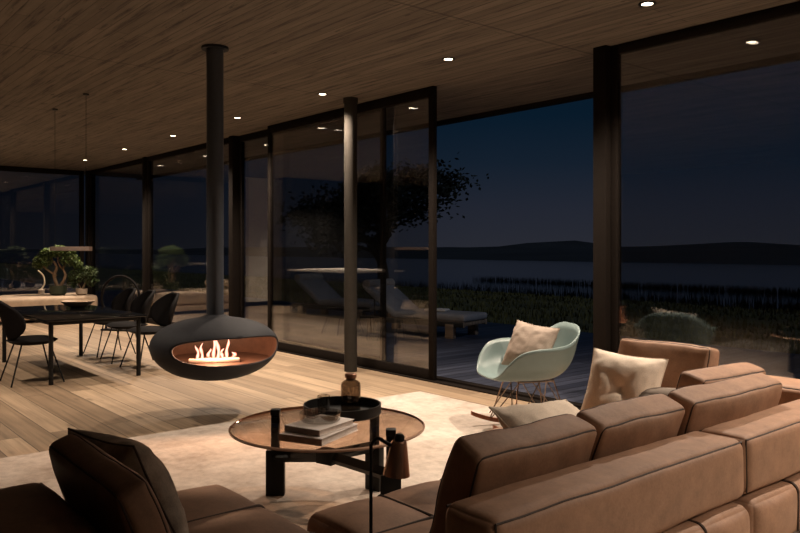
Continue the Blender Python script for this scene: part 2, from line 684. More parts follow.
struct(G().add(box((-9.7, 4.93, -0.001), (-3.64, 5.19, 0.012), 0.003)).add(box((-9.7, 5.02, 0.012), (-3.64, 5.03, 0.03))).build('trim_7', 'black_metal', smooth=False), 'dark sliding door track let into the threshold', 'door track')
# glazed end wall
t = thing('window_5', (XB, 3.5, 0))
g = G()
for y0, y1 in ((-1.45, -1.37), (1.37, 1.45)):
    g.add(box((-0.04, y0, 0), (0.04, y1, CEIL - 0.002), 0.004))
g.add(box((-0.04, -1.37, CEIL - 0.1), (0.04, 1.37, CEIL - 0.002), 0.004)).add(box((-0.04, -1.37, 0), (0.04, 1.37, 0.09), 0.004))
g.build('frame', 'black_metal', t)
G().add(box((-0.012, -1.38, 0.08), (0.012, 1.38, CEIL - 0.09))).build('glass', 'pane', t, smooth=False)
struct(t, 'glazed end wall pane behind the dining corner', 'window')

c = G().add(lathe([(0.068, 0.002), (0.068, CEIL - 0.05), (0.078, CEIL - 0.05), (0.078, CEIL - 0.001)], 32)).build('column', 'column', loc=(-6.5, 4.72, 0))
struct(c, 'round steel column standing in front of the sliding doors', 'column')

# ------------------------------------------------------------------ outdoors
struct(G().add(box((-24, 5.2, -0.25), (7, 9.85, -0.02))).build('floor_deck', 'deck', smooth=False), 'dark weathered timber deck outside the glazing', 'deck')


def ground_z(x, y):
    t = max(0.0, min(1.0, (y - 9.0) / 40.0))
    return -0.28 - 2.25 * t + 0.10 * noise.noise(Vector((x * 0.12, y * 0.12, 0)))


vs, fs = [], []
nx, ny = 90, 40
for j in range(ny + 1):
    yy = 9.2 + 46 * (j / ny) ** 1.3
    for i in range(nx + 1):
        xx = -170 + 230 * i / nx
        vs.append((xx, yy, ground_z(xx, yy)))
for j in range(ny):
    for i in range(nx):
        a = j * (nx + 1) + i
        fs.append([a, a + 1, a + nx + 2, a + nx + 1])
struct(G().add((vs, fs)).build('ground', 'grass'), 'dark night meadow sloping from the deck to the lake', 'meadow')
struct(G().add(box((-900, 46, -3.0), (700, 190, -2.45))).build('lake', 'lake', smooth=False), 'dark lake reflecting the night sky', 'lake')


def ridge(name, y0, y1, hfun, label, x0=-1100, x1=500, n=220):
    vs, fs = [], []
    prof = [(0, 0), (0.12, 0.25), (0.4, 0.7), (0.7, 1.0), (1.0, 0.5)]
    for i in range(n + 1):
        x = x0 + (x1 - x0) * i / n
        for t, h in prof:
            y = y0 + (y1 - y0) * t
            vs.append((x, y, -2.5 + hfun(x) * h * (1 + 0.15 * noise.noise(Vector((x * 0.02, t * 3, 1))))))
    k = len(prof)
    for i in range(n):
        for j in range(k - 1):
            a = i * k + j
            fs.append([a, a + k, a + k + 1, a + 1])
    return struct(G().add((vs, fs)).build(name, 'hill'), label, 'hills')


def h_far(x):
    return 5.0 + 6.0 * math.exp(-((x + 437) / 15) ** 2) + 2.6 * math.exp(-((x + 290) / 60) ** 2) + 0.6 * noise.noise(Vector((x * 0.012, 3, 0)))


ridge('hills', 420, 640, h_far, 'distant low hills with one rounded peak beyond the lake')
ridge('hills_shore', 172, 330, lambda x: 2.3 + 0.5 * noise.noise(Vector((x * 0.02, 9, 0))) + 1.5 / (1 + math.exp(-(x + 225) / 20)), 'dark wooded far shore of the lake')

# meadow blades and reeds
rg = random.Random(3)
vs, fs = [], []
for k in range(26000):
    d = 9.95 + 36 * rg.random() ** 1.7
    x = -(d * 1.35) + (rg.random() - 0.5) * d * 2.9
    y = d
    z = ground_z(x, y)
    h = (0.05 + 0.09 * rg.random()) * (1 + d * 0.02)
    w = 0.010 + 0.0013 * d
    a = rg.random() * PI
    lx, ly = (rg.random() - 0.5) * 0.1, (rg.random() - 0.5) * 0.1
    o = len(vs)
    dx, dy = math.cos(a) * w, math.sin(a) * w
    vs += [(x - dx, y - dy, z - 0.02), (x + dx, y + dy, z - 0.02), (x + lx, y + ly, z + h)]
    fs.append([o, o + 1, o + 2])
tag(G().add((vs, fs)).build('meadow_grass', 'blade', smooth=False), 'dark meadow grass between the deck and the lake', 'grass', None, 'stuff')
vs, fs = [], []
for k in range(9000):
    if k < 6000:
        y = 45.5 + 5 * rg.random()
        x = -150 + 145 * rg.random()
        h = 0.1 + 0.55 * rg.random() ** 2
    else:
        y = 62 + 3 * rg.random()
        x = -62 + 55 * rg.random()
        h = 0.1 + 0.3 * rg.random()
    z = -2.5
    w = 0.03 + 0.03 * rg.random()
    lx = (rg.random() - 0.5) * 0.3
    o = len(vs)
    vs += [(x - w, y + w * 0.5, z), (x + w, y - w * 0.5, z), (x + lx, y, z + h + 0.35)]
    fs.append([o, o + 1, o + 2])
tag(G().add((vs, fs)).build('reeds', 'reed', smooth=False), 'tall dark reeds standing along the lake edge', 'reeds', None, 'stuff')

# tree by the water
tr = thing('tree', (-31.0, 24.6, ground_z(-31, 24.6)))
tr.scale = (1.5, 1.5, 1.2)
tag(tr, 'dark spreading tree on the meadow seen through the sliding doors', 'tree')
rt = random.Random(11)
gt = G()
tips = []


def limb(p, d, L, r, lev):
    pts = [p]
    q = p.copy()
    dd = d.copy()
    n = 5
    for i in range(n):
        dd = (dd + Vector((rt.uniform(-1, 1), rt.uniform(-1, 1), rt.uniform(-0.6, 0.7))) * 0.22).normalized()
        q = q + dd * L / n
        pts.append(q.copy())
    gt.add(tube(pts, [r * (1 - 0.5 * i / n) for i in range(n + 1)], 7))
    if lev >= 3:
        tips.append(q)
        tips.append(pts[3])
        return
    k = 4 if lev == 0 else 3
    for i in range(k):
        a = 2 * PI * (i + rt.random() * 0.7) / k
        side = Vector((math.cos(a), math.sin(a), 0))
        nd = (dd * 0.45 + side * 0.95 + Vector((0, 0, 0.28 if lev else 0.35))).normalized()
        st = pts[-1] if i < k - 1 else pts[3]
        limb(st.copy(), nd, L * rt.uniform(0.68, 0.9), r * 0.55, lev + 1)


limb(Vector((0, 0, 0)), Vector((-0.02, 0, 1)), 2.1, 0.26, 0)
gt.build('trunk', 'tree_bark', tr)
vs, fs = [], []
for tp in tips:
    for k in range(150):
        p = tp + Vector((rt.gauss(0, 0.42), rt.gauss(0, 0.42), rt.gauss(0, 0.24)))
        s = rt.uniform(0.05, 0.12)
        a = Vector((rt.gauss(0, 1), rt.gauss(0, 1), rt.gauss(0, 1))).normalized()
        b = a.orthogonal().normalized()
        o = len(vs)
        vs += [p - a * s, p + b * s * 0.55, p + a * s, p - b * s * 0.55]
        fs.append([o, o + 1, o + 2, o + 3])
G().add((vs, fs)).build('foliage', 'tree_leaf', tr, smooth=False)


# sun loungers on the deck
def lounger(loc, rz):
    t = thing('sun_lounger', loc, (0, 0, rz))
    f = G()
    for y in (-0.33, 0.33):
        f.add(box((-0.95, y - 0.03, 0.17), (0.95, y + 0.03, 0.25), 0.006))
    for x in (-0.95, -0.5, 0, 0.45, 0.89):
        f.add(box((x, -0.3, 0.19), (x + 0.06, 0.3, 0.24), 0.004))
    f.build('frame', 'teak', t)
    for x in (-0.72, 0.72):
        for y in (-0.33, 0.33):
            G().add(box((x - 0.07, y - 0.045, 0.0), (x + 0.07, y + 0.045, 0.21), 0.006)).build('leg', 'teak', t)
    G().add(rbox(1.28, 0.70, 0.10, 0.04, (12, 8, 2), (0, 0, 0.008), ((1, 1), (1, 1), (3, 1)), 0.4, 0.006)).build('mattress', 'lounger_cloth', t, (0.33, 0, 0.30))
    b = G().add(rbox(0.74, 0.70, 0.10, 0.04, (8, 8, 2), (0, 0, 0.008), ((1, 1), (1, 1), (2, 1)), 0.4, 0.006, 2)).build('backrest', 'lounger_cloth', t, (-0.56, 0, 0.50), (0, R(36), 0))
    G().add(tube([(x, 0.34 * s, 0) for s in (-1, -0.5, 0, 0.5, 1) for x in (0,)], 0.075, 14)).build('head_roll', 'lounger_edge', t, (-0.83, 0, 0.745))
    for y in (-0.26, 0.26):
        G().add(tube([(-0.72, y, 0.22), (-0.72, y, 0.575)], 0.014, 8)).build('backrest_prop', 'teak', t)
    return t


A = R(15)
l1 = lounger((-8.84, 7.78, -0.02), A)
tag(l1, 'grey cushioned lounger whose foot reaches into the open doorway', 'sun lounger', 'sun loungers on the deck')
l2 = dup(l1)
l2.location = (-11.8, 8.36, -0.02)
tag(l2, 'farther sun lounger on the deck, seen behind glass beside the column', 'sun lounger', 'sun loungers on the deck')
tw = G().add(rbox(0.34, 0.26, 0.035, 0.015, (8, 6, 2), (0, 0, 0.006), ((1, 1), (1, 1), (2, 1)), 0.4, 0.012, 5)).build('folded_towel', 'cream', loc=(-8.56, 7.84, 0.357), rot=(0, 0, A + 0.3))
tag(tw, 'small pale towel left on the nearer sun lounger', 'towel')

# ------------------------------------------------------------------ recessed ceiling lights
ring = lathe([(0.036, 0.0), (0.036, -0.004), (0.058, -0.004), (0.058, 0.0)], 28, False)
lens = lathe([(0.0, -0.002), (0.036, -0.002), (0.036, 0.0)], 28, False)
DL = [(0.98, 'ceiling light beyond the end of the sofa'), (-0.89, 'ceiling light above the sofa end beside the big pane'), (-2.76, 'large bright ceiling light above the big fixed pane'),
      (-4.63, 'ceiling light above the open doorway'), (-6.51, 'ceiling light directly above the round column'),
      (-8.35, 'ceiling light just beside the fireplace flue'), (-10.26, 'ceiling light above the pane behind the fireplace'),
      (-12.16, 'small ceiling light above the post between the far panes'), (-14.12, 'smallest ceiling light, near the glazed corner')]
DL = [(x, 4.37, lab) for x, lab in DL] + [(1.3, 2.3, 'ceiling light behind the camera, over the back of the sofa'), (-13.4, 0.3, 'ceiling light of the second row, over the kitchen island'), (-6.47, 1.0, 'ceiling light of the second row, over the floor before the hanging fireplace'), (-8.35, 1.0, 'ceiling light of the second row, beside the dining table')]
for x, y, lab in DL:
    t = thing('downlight', (x, y, CEIL))
    tag(t, lab, 'ceiling light', 'recessed ceiling lights along the glazing')
    G().add(ring).build('trim_ring', 'black', t)
    G().add(lens).build('lens', 'lamp_lens', t)
    ld = bpy.data.lights.new('bulb', 'SPOT')
    ld.energy = LAMP_W * (1.0 if y > 4 else 1.7 if x < -10 else 0.55 if x < 0 else 0.6)
    ld.color = LAMP_COL
    ld.spot_size = R(128)
    ld.spot_blend = 0.75
    ld.shadow_soft_size = 0.035
    lo = bpy.data.objects.new('bulb', ld)
    COL.objects.link(lo)
    lo.parent = t
    lo.location = (0, 0, -0.012)

# ------------------------------------------------------------------ rug
rg2 = G().add(rbox(6.4, 4.9, 0.014, 0.006, (2, 2, 1))).build('rug', 'rug', loc=(-5.14 + 3.2, 4.5 - 2.45, 0.0075))
tag(rg2, 'large mottled beige rug under the coffee table and sofa', 'rug')
RZ = 0.0145

# ------------------------------------------------------------------ hanging fireplace
FX, FY, FZ = -5.53, 2.70, 0.545
fp = thing('hanging_fireplace', (FX, FY, 0))
tag(fp, 'suspended charcoal bowl fireplace with burning flames, hung from a long flue', 'fireplace')
RB, HT, HB = 0.492, 0.215, 0.275
PHI0 = math.atan2(-FY, -FX)       # towards the middle of the room
view = math.atan2(-FY, -FX)
PC = view + R(23)                 # opening is turned a little
AW, TC, BW = R(62), 0.0, 0.44


def bowl_pt(th, ph):
    cz = math.sin(th)
    r = RB * max(0.0, math.cos(th)) ** 0.92
    z = FZ + (HT if cz > 0 else HB) * (abs(cz) ** 1.0) * (1 if cz > 0 else -1)
    if cz > 0:
        z += 0.06 * max(0, (0.16 - r) / 0.16) ** 2
    return Vector((r * math.cos(ph), r * math.sin(ph), z))


ths = [-PI / 2 + 0.02 + (TC - BW + PI / 2 - 0.02) * i / 14 for i in range(14)]
ths += [TC - BW * math.cos(PI * i / 26) for i in range(27)]
top = math.acos((0.066 / RB) ** (1 / 0.92))
ths += [TC + BW + (top - TC - BW) * i / 14 for i in range(1, 15)]
NP = 72
vs, fs = [], []
for th in ths:
    k = (th - TC) / BW
    w = AW * max(0.0, 1 - abs(k) ** 2.5) ** (1 / 2.5) if abs(k) < 1 else 0.0
    for i in range(NP + 1):
        vs.append(bowl_pt(th, PC + w + (2 * PI - 2 * w) * i / NP))
for j in range(len(ths) - 1):
    for i in range(NP):
        a = j * (NP + 1) + i
        fs.append([a, a + 1, a + NP + 2, a + NP + 1])
body = G().add((vs, fs)).build('bowl', ['fire_steel', 'fire_inside'], fp, ang=60)
bm = bmesh.new()
bm.from_mesh(body.data)
bmesh.ops.remove_doubles(bm, verts=bm.verts[:], dist=0.0004)
bmesh.ops.recalc_face_normals(bm, faces=bm.faces[:])
# make sure the shell faces outward
fx = max(bm.faces, key=lambda f: f.calc_center_median().length_squared)
if fx.normal.dot(fx.calc_center_median() - Vector((0, 0, FZ))) < 0:
    bmesh.ops.reverse_faces(bm, faces=bm.faces[:])
for f in bm.faces:
    f.smooth = True
bm.to_mesh(body.data)
bm.free()
sm = body.modifiers.new('wall', 'SOLIDIFY')
sm.thickness = 0.014
sm.offset = -1
sm.material_offset = 1
sm.material_offset_rim = 0
fl = G().add(tube([(0, 0, FZ + HT - 0.005), (0, 0, CEIL - 0.02)], 0.066, 40)).build('flue', 'flue_steel', fp)
G().add(lathe([(0.066, CEIL - 0.02), (0.105, CEIL - 0.02), (0.105, CEIL - 0.001)], 40)).build('ceiling_collar', 'fire_steel', fp)
FZH = FZ - 0.118
G().add(lathe([(0.0, FZH - 0.012), (0.42, FZH - 0.012), (0.425, FZH), (0.0, FZH)], 56, False)).build('hearth_plate', 'fire_inside', fp)
bdir = view - R(2)
bx, by = math.cos(bdir) * 0.17, math.sin(bdir) * 0.17
across = view + R(90)
bt = G().add(box((-0.19, -0.045, 0), (0.19, 0.045, 0.03), 0.006)).build('burner', 'burner', fp, (bx, by, FZH), (0, 0, across))
rf = random.Random(4)
for k, (u, h, wd) in enumerate([(-0.125, 0.115, 0.017), (-0.09, 0.135, 0.019), (-0.04, 0.085, 0.020), (-0.005, 0.205, 0.020), (0.028, 0.185, 0.021), (0.06, 0.08, 0.02), (0.095, 0.165, 0.019), (0.145, 0.05, 0.024)]):
    pts, rad = [], []
    for i in range(13):
        s = i / 12
        sw = 0.016 * math.sin(s * 5 + k * 1.7) * s
        pts.append((u + sw, 0.012 * math.sin(s * 4 + k), 0.03 + h * 0.9 * s))
        rad.append(max(0.0008, wd * (1 - s) ** 0.75 * (0.55 + 0.9 * s) * (1 + 0.22 * math.sin(s * 11 + k * 2))))
    G().add(tube(pts, rad, 12)).build('flame', 'flame', bt)

fgd = bpy.data.lights.new('fire_glow', 'POINT')
fgd.energy = FIRE_W
fgd.color = (1.0, 0.50, 0.27)
fgd.shadow_soft_size = 0.06
fgo = bpy.data.objects.new('fire_glow', fgd)
COL.objects.link(fgo)
fgo.parent = bt
fgo.location = (0.02, -0.09, 0.20)

# ------------------------------------------------------------------ sofa
def seamloop(hx, hz, r, y, rad, wob, seed, close=None):
    pts = [warp(p, wob, seed) for p in rrect(hx, hz, r, y)]
    return tube(pts, rad, 6, True)


def soft_block(name, dims, loc, mat, parent, r=0.05, puff=(0, 0, 0), q=((1, 1), (1, 1), (1, 1)), n=(10, 10, 8), wob=0.006, seed=0, rot=(0, 0, 0), e=0.4):
    return G().add(rbox(*dims, r, n, puff, q, e, wob, seed)).build(name, mat, parent, loc, rot, ang=75)


def box_cushion(name, w, h, th, loc, rot, mat, seed, parent=None, mid=False, r=0.022, seam='seam', wob=0.008):
    """standing cushion: width along x, thickness along y, height along z"""
    o = G().add(rbox(w, th, h, r, (16, 3, 14), (0.004, 0.026, 0.004), ((1, 1), (1, 1), (1, 1)), 0.55, wob, seed)).build(name, mat, parent, loc, rot, ang=75)
    k = r * 0.293
    g = G()
    for s in (-1, 1):
        g.add(seamloop(w / 2 - k, h / 2 - k, r, s * (th / 2 - k), 0.0032, wob, seed))
    if mid:
        pts = [warp(p, wob, seed) for p in [(0, -th / 2 - 0.024, h * 0.2), (0, -th / 2 - 0.01, h / 2 - 0.05), (0, -th / 2 + 0.02, h / 2 - 0.004), (0, th / 2 - 0.02, h / 2 - 0.004), (0, th / 2 + 0.01, h / 2 - 0.05)]]
        g.add(tube(pts, 0.0035, 6))
    g.build('piping', seam, o)
    return o


def pillow(name, w, h, T, loc, rot, mat, seed, tuft=False, parent=None, wr=0.006, N=34):
    vs, fs = [], []
    for s in (1, -1):
        o = len(vs)
        for j in range(N + 1):
            for i in range(N + 1):
                u = math.sin((2 * i / N - 1) * PI / 2)
                v = math.sin((2 * j / N - 1) * PI / 2)
                x = w / 2 * u * (1 - 0.075 * (1 - v * v) * abs(u) ** 2)
                z = h / 2 * v * (1 - 0.075 * (1 - u * u) * abs(v) ** 2)
                th = T / 2 * max(0, (1 - abs(u) ** 2.6) * (1 - abs(v) ** 2.6)) ** 0.55
                if tuft:
                    rr = math.hypot(u, v)
                    an = math.atan2(v, u)
                    th *= 1 - 0.62 * math.exp(-(rr / 0.17) ** 1.1)
                    th *= 1 - 0.13 * math.exp(-((rr - 0.28) / 0.3) ** 2) * (0.5 + 0.5 * math.cos(an * 4 + 3.14)) ** 2
                edge = max(abs(u), abs(v))
                th *= 1 + 0.10 * edge * noise.noise(Vector((u * 5 + seed, v * 5, s)))
                p = Vector((x, s * th, z))
                if edge < 0.999:
                    p += noise.noise_vector(Vector((u * 3.5 + seed, v * 3.5, s * 2))) * wr
                    p.y += s * wr * 0.8 * noise.noise(Vector((u * 9, v * 9 + seed, s)))
                vs.append(p)
        for j in range(N):
            for i in range(N):
                a = o + j * (N + 1) + i
                f = [a, a + 1, a + N + 2, a + N + 1]
                fs.append(f[::-1] if s > 0 else f)
    ob = G().add((vs, fs)).build(name, mat, parent, loc, rot, ang=80)
    bm = bmesh.new()
    bm.from_mesh(ob.data)
    bmesh.ops.remove_doubles(bm, verts=bm.verts[:], dist=0.0006)
    bmesh.ops.recalc_face_normals(bm, faces=bm.faces[:])
    for f in bm.faces:
        f.smooth = True
    bm.to_mesh(ob.data)
    bm.free()
    loop = []
    for k in range(4):
        for i in range(14):
            c = 2 * i / 14 - 1
            u, v = [(c, -1), (1, c), (-c, 1), (-1, -c)][k]
            loop.append((w / 2 * u * (1 - 0.075 * (1 - v * v)), 0, h / 2 * v * (1 - 0.075 * (1 - u * u))))
    G().add(tube(loop, 0.0035, 6, True)).build('piping', mat if mat != 'grey_linen' else 'seam', ob)
    return ob


def base_block(parent, x0, x1, y0, y1, qs, seed, mat='leather'):
    z0, z1 = 0.075, 0.425
    sx, sy = x1 - x0, y1 - y0
    b = soft_block('seat', (sx, sy, z1 - z0), ((x0 + x1) / 2, (y0 + y1) / 2, (z0 + z1) / 2), mat, parent, 0.03, (0.022, 0.024, 0.024),
                   ((qs[1], 2), (2, qs[0]), (qs[0], qs[1])), (qs[0] * 14, qs[1] * 14, 24), 0.003, seed, e=0.72)
    g = G()
    hx, hy, hz = sx / 2 + 0.001, sy / 2 + 0.001, (z1 - z0) / 2 + 0.001
    c = Vector(((x0 + x1) / 2, (y0 + y1) / 2, (z0 + z1) / 2))
    for i in range(1, qs[0]):
        x = -sx / 2 + sx * i / qs[0]
        g.add(tube([c + Vector((x, p.x, p.z)) for p in rrect(hy, hz, 0.03, 0)], 0.006, 6, True))
    for i in range(1, qs[1]):
        y = -sy / 2 + sy * i / qs[1]
        g.add(tube([c + Vector((p.x, y, p.z)) for p in rrect(hx, hz, 0.03, 0)], 0.006, 6, True))
    g.add(tube([c + Vector((p.x, p.z, 0)) for p in rrect(hx, hy, 0.03, 0)], 0.006, 6, True))
    g.build('quilt_seams', 'seam', parent)
    for x in (x0 + 0.12, x1 - 0.12):
        for y in (y0 + 0.12, y1 - 0.12):
            g = G().add(box((x - 0.03, y - 0.03, RZ), (x + 0.03, y + 0.03, z0 + 0.02), 0.004)).build('foot', 'black', parent)
    return b


def bolster(parent, x0, x1, y0, y1, z0, z1, axis, seed, mat='leather'):
    sx, sy, sz = x1 - x0, y1 - y0, z1 - z0
    ctr = ((x0 + x1) / 2, (y0 + y1) / 2, (z0 + z1) / 2)
    o = G().add(rbox(sx, sy, sz, 0.03, (8, 30, 6) if axis == 'y' else (30, 8, 6), (0.010, 0.010, 0.010), ((1, 1), (1, 1), (1, 1)), 0.35, 0.004, seed)).build('bolster', mat, parent, ctr, ang=75)
    k = 0.03 * 0.293
    g = G()
    hx, hy, hz = sx / 2 - k, sy / 2 - k, sz / 2 - k
    L = (sy if axis == 'y' else sx)
    for s in (-1, 1):
        if axis == 'y':
            pts = [(s * hx, -hy + 2 * hy * i / 30, hz) for i in range(31)]
        else:
            pts = [(-hx + 2 * hx * i / 30, s * hy, hz) for i in range(31)]
        g.add(tube([warp(p, 0.004, seed) for p in pts], 0.0035, 6))
    for s in (-1, 1):
        if axis == 'y':
            pts = [(hx, s * hy, hz - 2 * hz * i / 10) for i in range(11)]
        else:
            pts = [(s * hx, hy, hz - 2 * hz * i / 10) for i in range(11)]
        g.add(tube([warp(p, 0.004, seed) for p in pts], 0.003, 6))
    g.build('piping', 'seam', o)
    return o


s1 = thing('sofa', (0, 0, 0))
tag(s1, 'long brown leather sofa piece whose tufted back faces us, copper lamp at its end', 'sofa', 'pieces of the brown leather sectional')
base_block(s1, -2.13, -1.225, 1.36, 2.57, (3, 4), 1)
bolster(s1, -1.435, -1.245, 1.33, 2.57, 0.445, 0.645, 'y', 3)
s2 = thing('sofa', (0, 0, 0))
tag(s2, 'brown leather corner piece of the sofa under the cream tufted pillow', 'sofa', 'pieces of the brown leather sectional')
base_block(s2, -2.55, -1.225, 2.59, 3.95, (4, 4), 2)
bolster(s2, -1.435, -1.245, 2.585, 3.95, 0.445, 0.645, 'y', 5)
bolster(s2, -2.52, -1.45, 3.70, 3.95, 0.445, 0.645, 'x', 6)
s3 = thing('sofa', (0, 0, 0))
tag(s3, 'foreground end of the sofa coloured as shaded, tufted seat below the shaded brown cushion', 'sofa', 'pieces of the brown leather sectional')
base_block(s3, -2.62, -1.30, 0.20, 1.30, (4, 3), 4, 'leather_shaded')
bolster(s3, -2.30, -1.32, 0.32, 0.60, 0.445, 0.645, 'x', 7, 'leather_shaded')

TL = R(20)
cA = box_cushion('back_cushion', 0.53, 0.335, 0.115, (-1.525, 1.715, 0.603), (-TL, 0, R(-90)), 'leather', 11)
tag(cA, 'brown leather back cushion next to the copper lamp, nearest the long bolster end', 'cushion', 'brown leather back cushions')
cB = box_cushion('back_cushion', 0.50, 0.335, 0.115, (-1.525, 2.25, 0.603), (-TL, 0, R(-90)), 'leather', 12)
tag(cB, 'brown leather back cushion standing just past the flat cream pillow', 'cushion', 'brown leather back cushions')
cC = box_cushion('back_cushion', 0.68, 0.335, 0.115, (-1.50, 2.87, 0.605), (R(-17), 0, R(-92)), 'leather', 13, mid=True)
tag(cC, 'brown leather back cushion with a middle seam, resting on the second bolster', 'cushion', 'brown leather back cushions')
cD = box_cushion('back_cushion', 0.50, 0.335, 0.115, (-1.69, 3.22, 0.605), (R(-15), 0, R(-94)), 'leather', 14)
tag(cD, 'brown leather cushion leaning in front of the cushion with a middle seam', 'cushion', 'brown leather back cushions')
cE = box_cushion('back_cushion', 0.53, 0.38, 0.11, (-2.18, 3.60, 0.615), (R(-14), 0, 0), 'leather', 15)
tag(cE, 'upright brown leather cushion right behind the cream tufted pillow', 'cushion', 'brown leather back cushions')
cF = box_cushion('back_cushion', 0.56, 0.37, 0.075, (-1.95, 0.680, 0.600), (R(-20), 0, R(180)), 'leather_shaded', 16)
tag(cF, 'brown leather cushion with shadow put into its colour leaning beside the grey linen pillow', 'cushion')

pA = pillow('throw_pillow', 0.38, 0.385, 0.15, (-2.20, 3.26, 0.592), (R(-24), R(4), R(14)), 'cream', 1.3, True, wr=0.003)
tag(pA, 'cream pillow tufted to a point at its centre, leaning on the brown cushion', 'pillow', 'throw pillows')
pB = pillow('throw_pillow', 0.50, 0.40, 0.15, (-1.74, 2.22, 0.590), (R(52), R(-5), R(-84)), 'cream', 4.1)
tag(pB, 'cream pillow slumped in front of the back cushions, mostly hidden by them', 'pillow', 'throw pillows')
pC = pillow('throw_pillow', 0.47, 0.40, 0.20, (-2.27, 0.825, 0.565), (R(-24), R(4), R(184)), 'grey_linen', 7.7)
tag(pC, 'dark grey linen pillow with black piping beside the shaded brown cushion', 'pillow', 'throw pillows')
rl = G().add(rbox(0.42, 0.17, 0.17, 0.07, (12, 4, 4), (0.01, 0.01, 0.01), ((1, 1), (1, 1), (1, 1)), 0.5, 0.008, 8)).build('bolster_pillow', 'grey_roll', loc=(-1.93, 3.33, 0.535), rot=(0, 0, R(15)))
tag(rl, 'small grey roll pillow between the cream tufted pillow and the brown cushions', 'pillow')

# ------------------------------------------------------------------ coffee table and what stands on it
TX, TY, TZ, TR = -3.11, 2.12, 0.430, 0.475
ct = thing('coffee_table', (TX, TY, RZ))
tag(ct, 'round coffee table with bronze glass top on three flat black legs', 'table')
G().add(lathe([(0.0, -0.012), (TR - 0.008, -0.012), (TR, -0.004), (TR - 0.012, 0.0), (0.0, 0.0)], 96, False)).build('glass_top', 'bronze_glass', ct, (0, 0, TZ - RZ))
rim = G().add(lathe([(TR - 0.004, -0.013), (TR + 0.003, -0.011), (TR + 0.004, -0.004), (TR - 0.004, 0.0008)], 96, False)).build('rim', 'bronze_edge', ct, (0, 0, TZ - RZ))
rim['label'] = 'polished edge of the glass top'
hub = Vector((0, 0, 0.26))
for lx, ly, zb in ((-0.35, -0.09, 0.20), (0.37, 0.10, 0.23), (-0.09, 0.36, 0.23)):
    ang = math.atan2(ly, lx)
    L = math.hypot(lx, ly)
    g = G()
    g.add(box((-0.022, -0.048, 0.0), (0.022, 0.048, 0.235), 0.003))
    g.add(box((-0.016, -0.022, 0.235), (0.016, 0.022, 0.403 if lx > -0.2 and lx < 0 else 0.445), 0.003))
    if abs(lx) > 0.2:
        g.add(box((-0.024, -0.024, 0.4175), (0.024, 0.024, 0.447), 0.004))
    leg = g.build('leg', 'black', ct, (lx, ly, 0), (0, 0, R(50.3) + R(90) if abs(lx) > 0.2 else ang))
    g = G()
    d = Vector((lx, ly, zb)) - hub
    q = [Vector((0, 0, 0)), d]
    g.add(tube([hub, hub + d], 0.03, 4))
    g.build('beam', 'black', ct)
G().add(box((-0.05, -0.035, 0.225), (0.05, 0.035, 0.295), 0.004)).build('hub', 'black', ct, rot=(0, 0, R(15)))

ty = G()
TRX, TRY = -3.255, 2.31
ty.add(lathe([(0.0, 0.0), (0.197, 0.0), (0.203, 0.006), (0.203, 0.055), (0.197, 0.055), (0.196, 0.010), (0.0, 0.008)], 72, False))
tray = ty.build('tray', 'black', loc=(TRX, TRY, TZ + 0.0015))
tag(tray, 'round black tray with an upright rim on the glass table', 'tray')
bz = TZ + 0.0105
bt2 = thing('bottle', (-3.215, 2.335, bz))
tag(bt2, 'smoked glass bottle with a copper stopper standing on the black tray', 'bottle')
G().add(lathe([(0.0, 0.001), (0.048, 0.001), (0.052, 0.008), (0.052, 0.143), (0.048, 0.158), (0.036, 0.168), (0.026, 0.172), (0.026, 0.182), (0.023, 0.182), (0.023, 0.172), (0.044, 0.155), (0.048, 0.141), (0.048, 0.012), (0.0, 0.008)], 48, False)).build('body', 'smoke_glass', bt2)
G().add(lathe([(0.0, 0.172), (0.0225, 0.172), (0.0225, 0.183), (0.031, 0.184), (0.031, 0.202), (0.027, 0.206), (0.0, 0.206)], 32, False)).build('stopper', 'cork', bt2)
tm = G().add(lathe([(0.0, 0.001), (0.030, 0.001), (0.033, 0.01), (0.034, 0.075), (0.0325, 0.075), (0.0315, 0.012), (0.0, 0.008)], 36, False)).build('tumbler', 'clear_glass', loc=(-3.37, 2.27, bz))
tag(tm, 'clear drinking glass on the black tray beside the bottle', 'glass')

BR = math.atan2(0.29, -0.13)


def book(z, sx, sy, th, off, da, label):
    t = thing('book', (-2.95 + off[0], 1.965 + off[1], z), (0, 0, BR + da))
    tag(t, label, 'book', 'books on the coffee table')
    c = G()
    c.add(box((-sx / 2, -sy / 2, 0), (sx / 2, sy / 2, 0.0035), 0.001)).add(box((-sx / 2, -sy / 2, th - 0.0035), (sx / 2, sy / 2, th), 0.001))
    c.build('cover', 'cover', t)
    G().add(box((-sx / 2, -sy / 2 - 0.001, 0), (-sx / 2 + 0.004, sy / 2 + 0.001, th), 0.001)).build('spine', 'spine', t)
    G().add(box((-sx / 2 + 0.004, -sy / 2 + 0.005, 0.0036), (sx / 2 - 0.005, sy / 2 - 0.005, th - 0.0036))).build('pages', 'paper', t, smooth=False)
    return t


book(TZ + 0.001, 0.33, 0.225, 0.032, (0, 0), 0, 'larger pale book lying flat on the glass table, under another book')
book(TZ + 0.0335, 0.27, 0.20, 0.028, (-0.005, 0.005), -0.10, 'smaller pale book on top of another book, under the glass dish')
dz = TZ + 0.0622
gd = G().add(lathe([(0.0, 0.001), (0.086, 0.001), (0.094, 0.008), (0.098, 0.040), (0.093, 0.041), (0.088, 0.012), (0.0, 0.009)], 56, False)).build('glass_dish', 'clear_glass', loc=(-2.975, 1.985, dz))
tag(gd, 'shallow round clear glass dish resting on the two stacked books', 'dish')

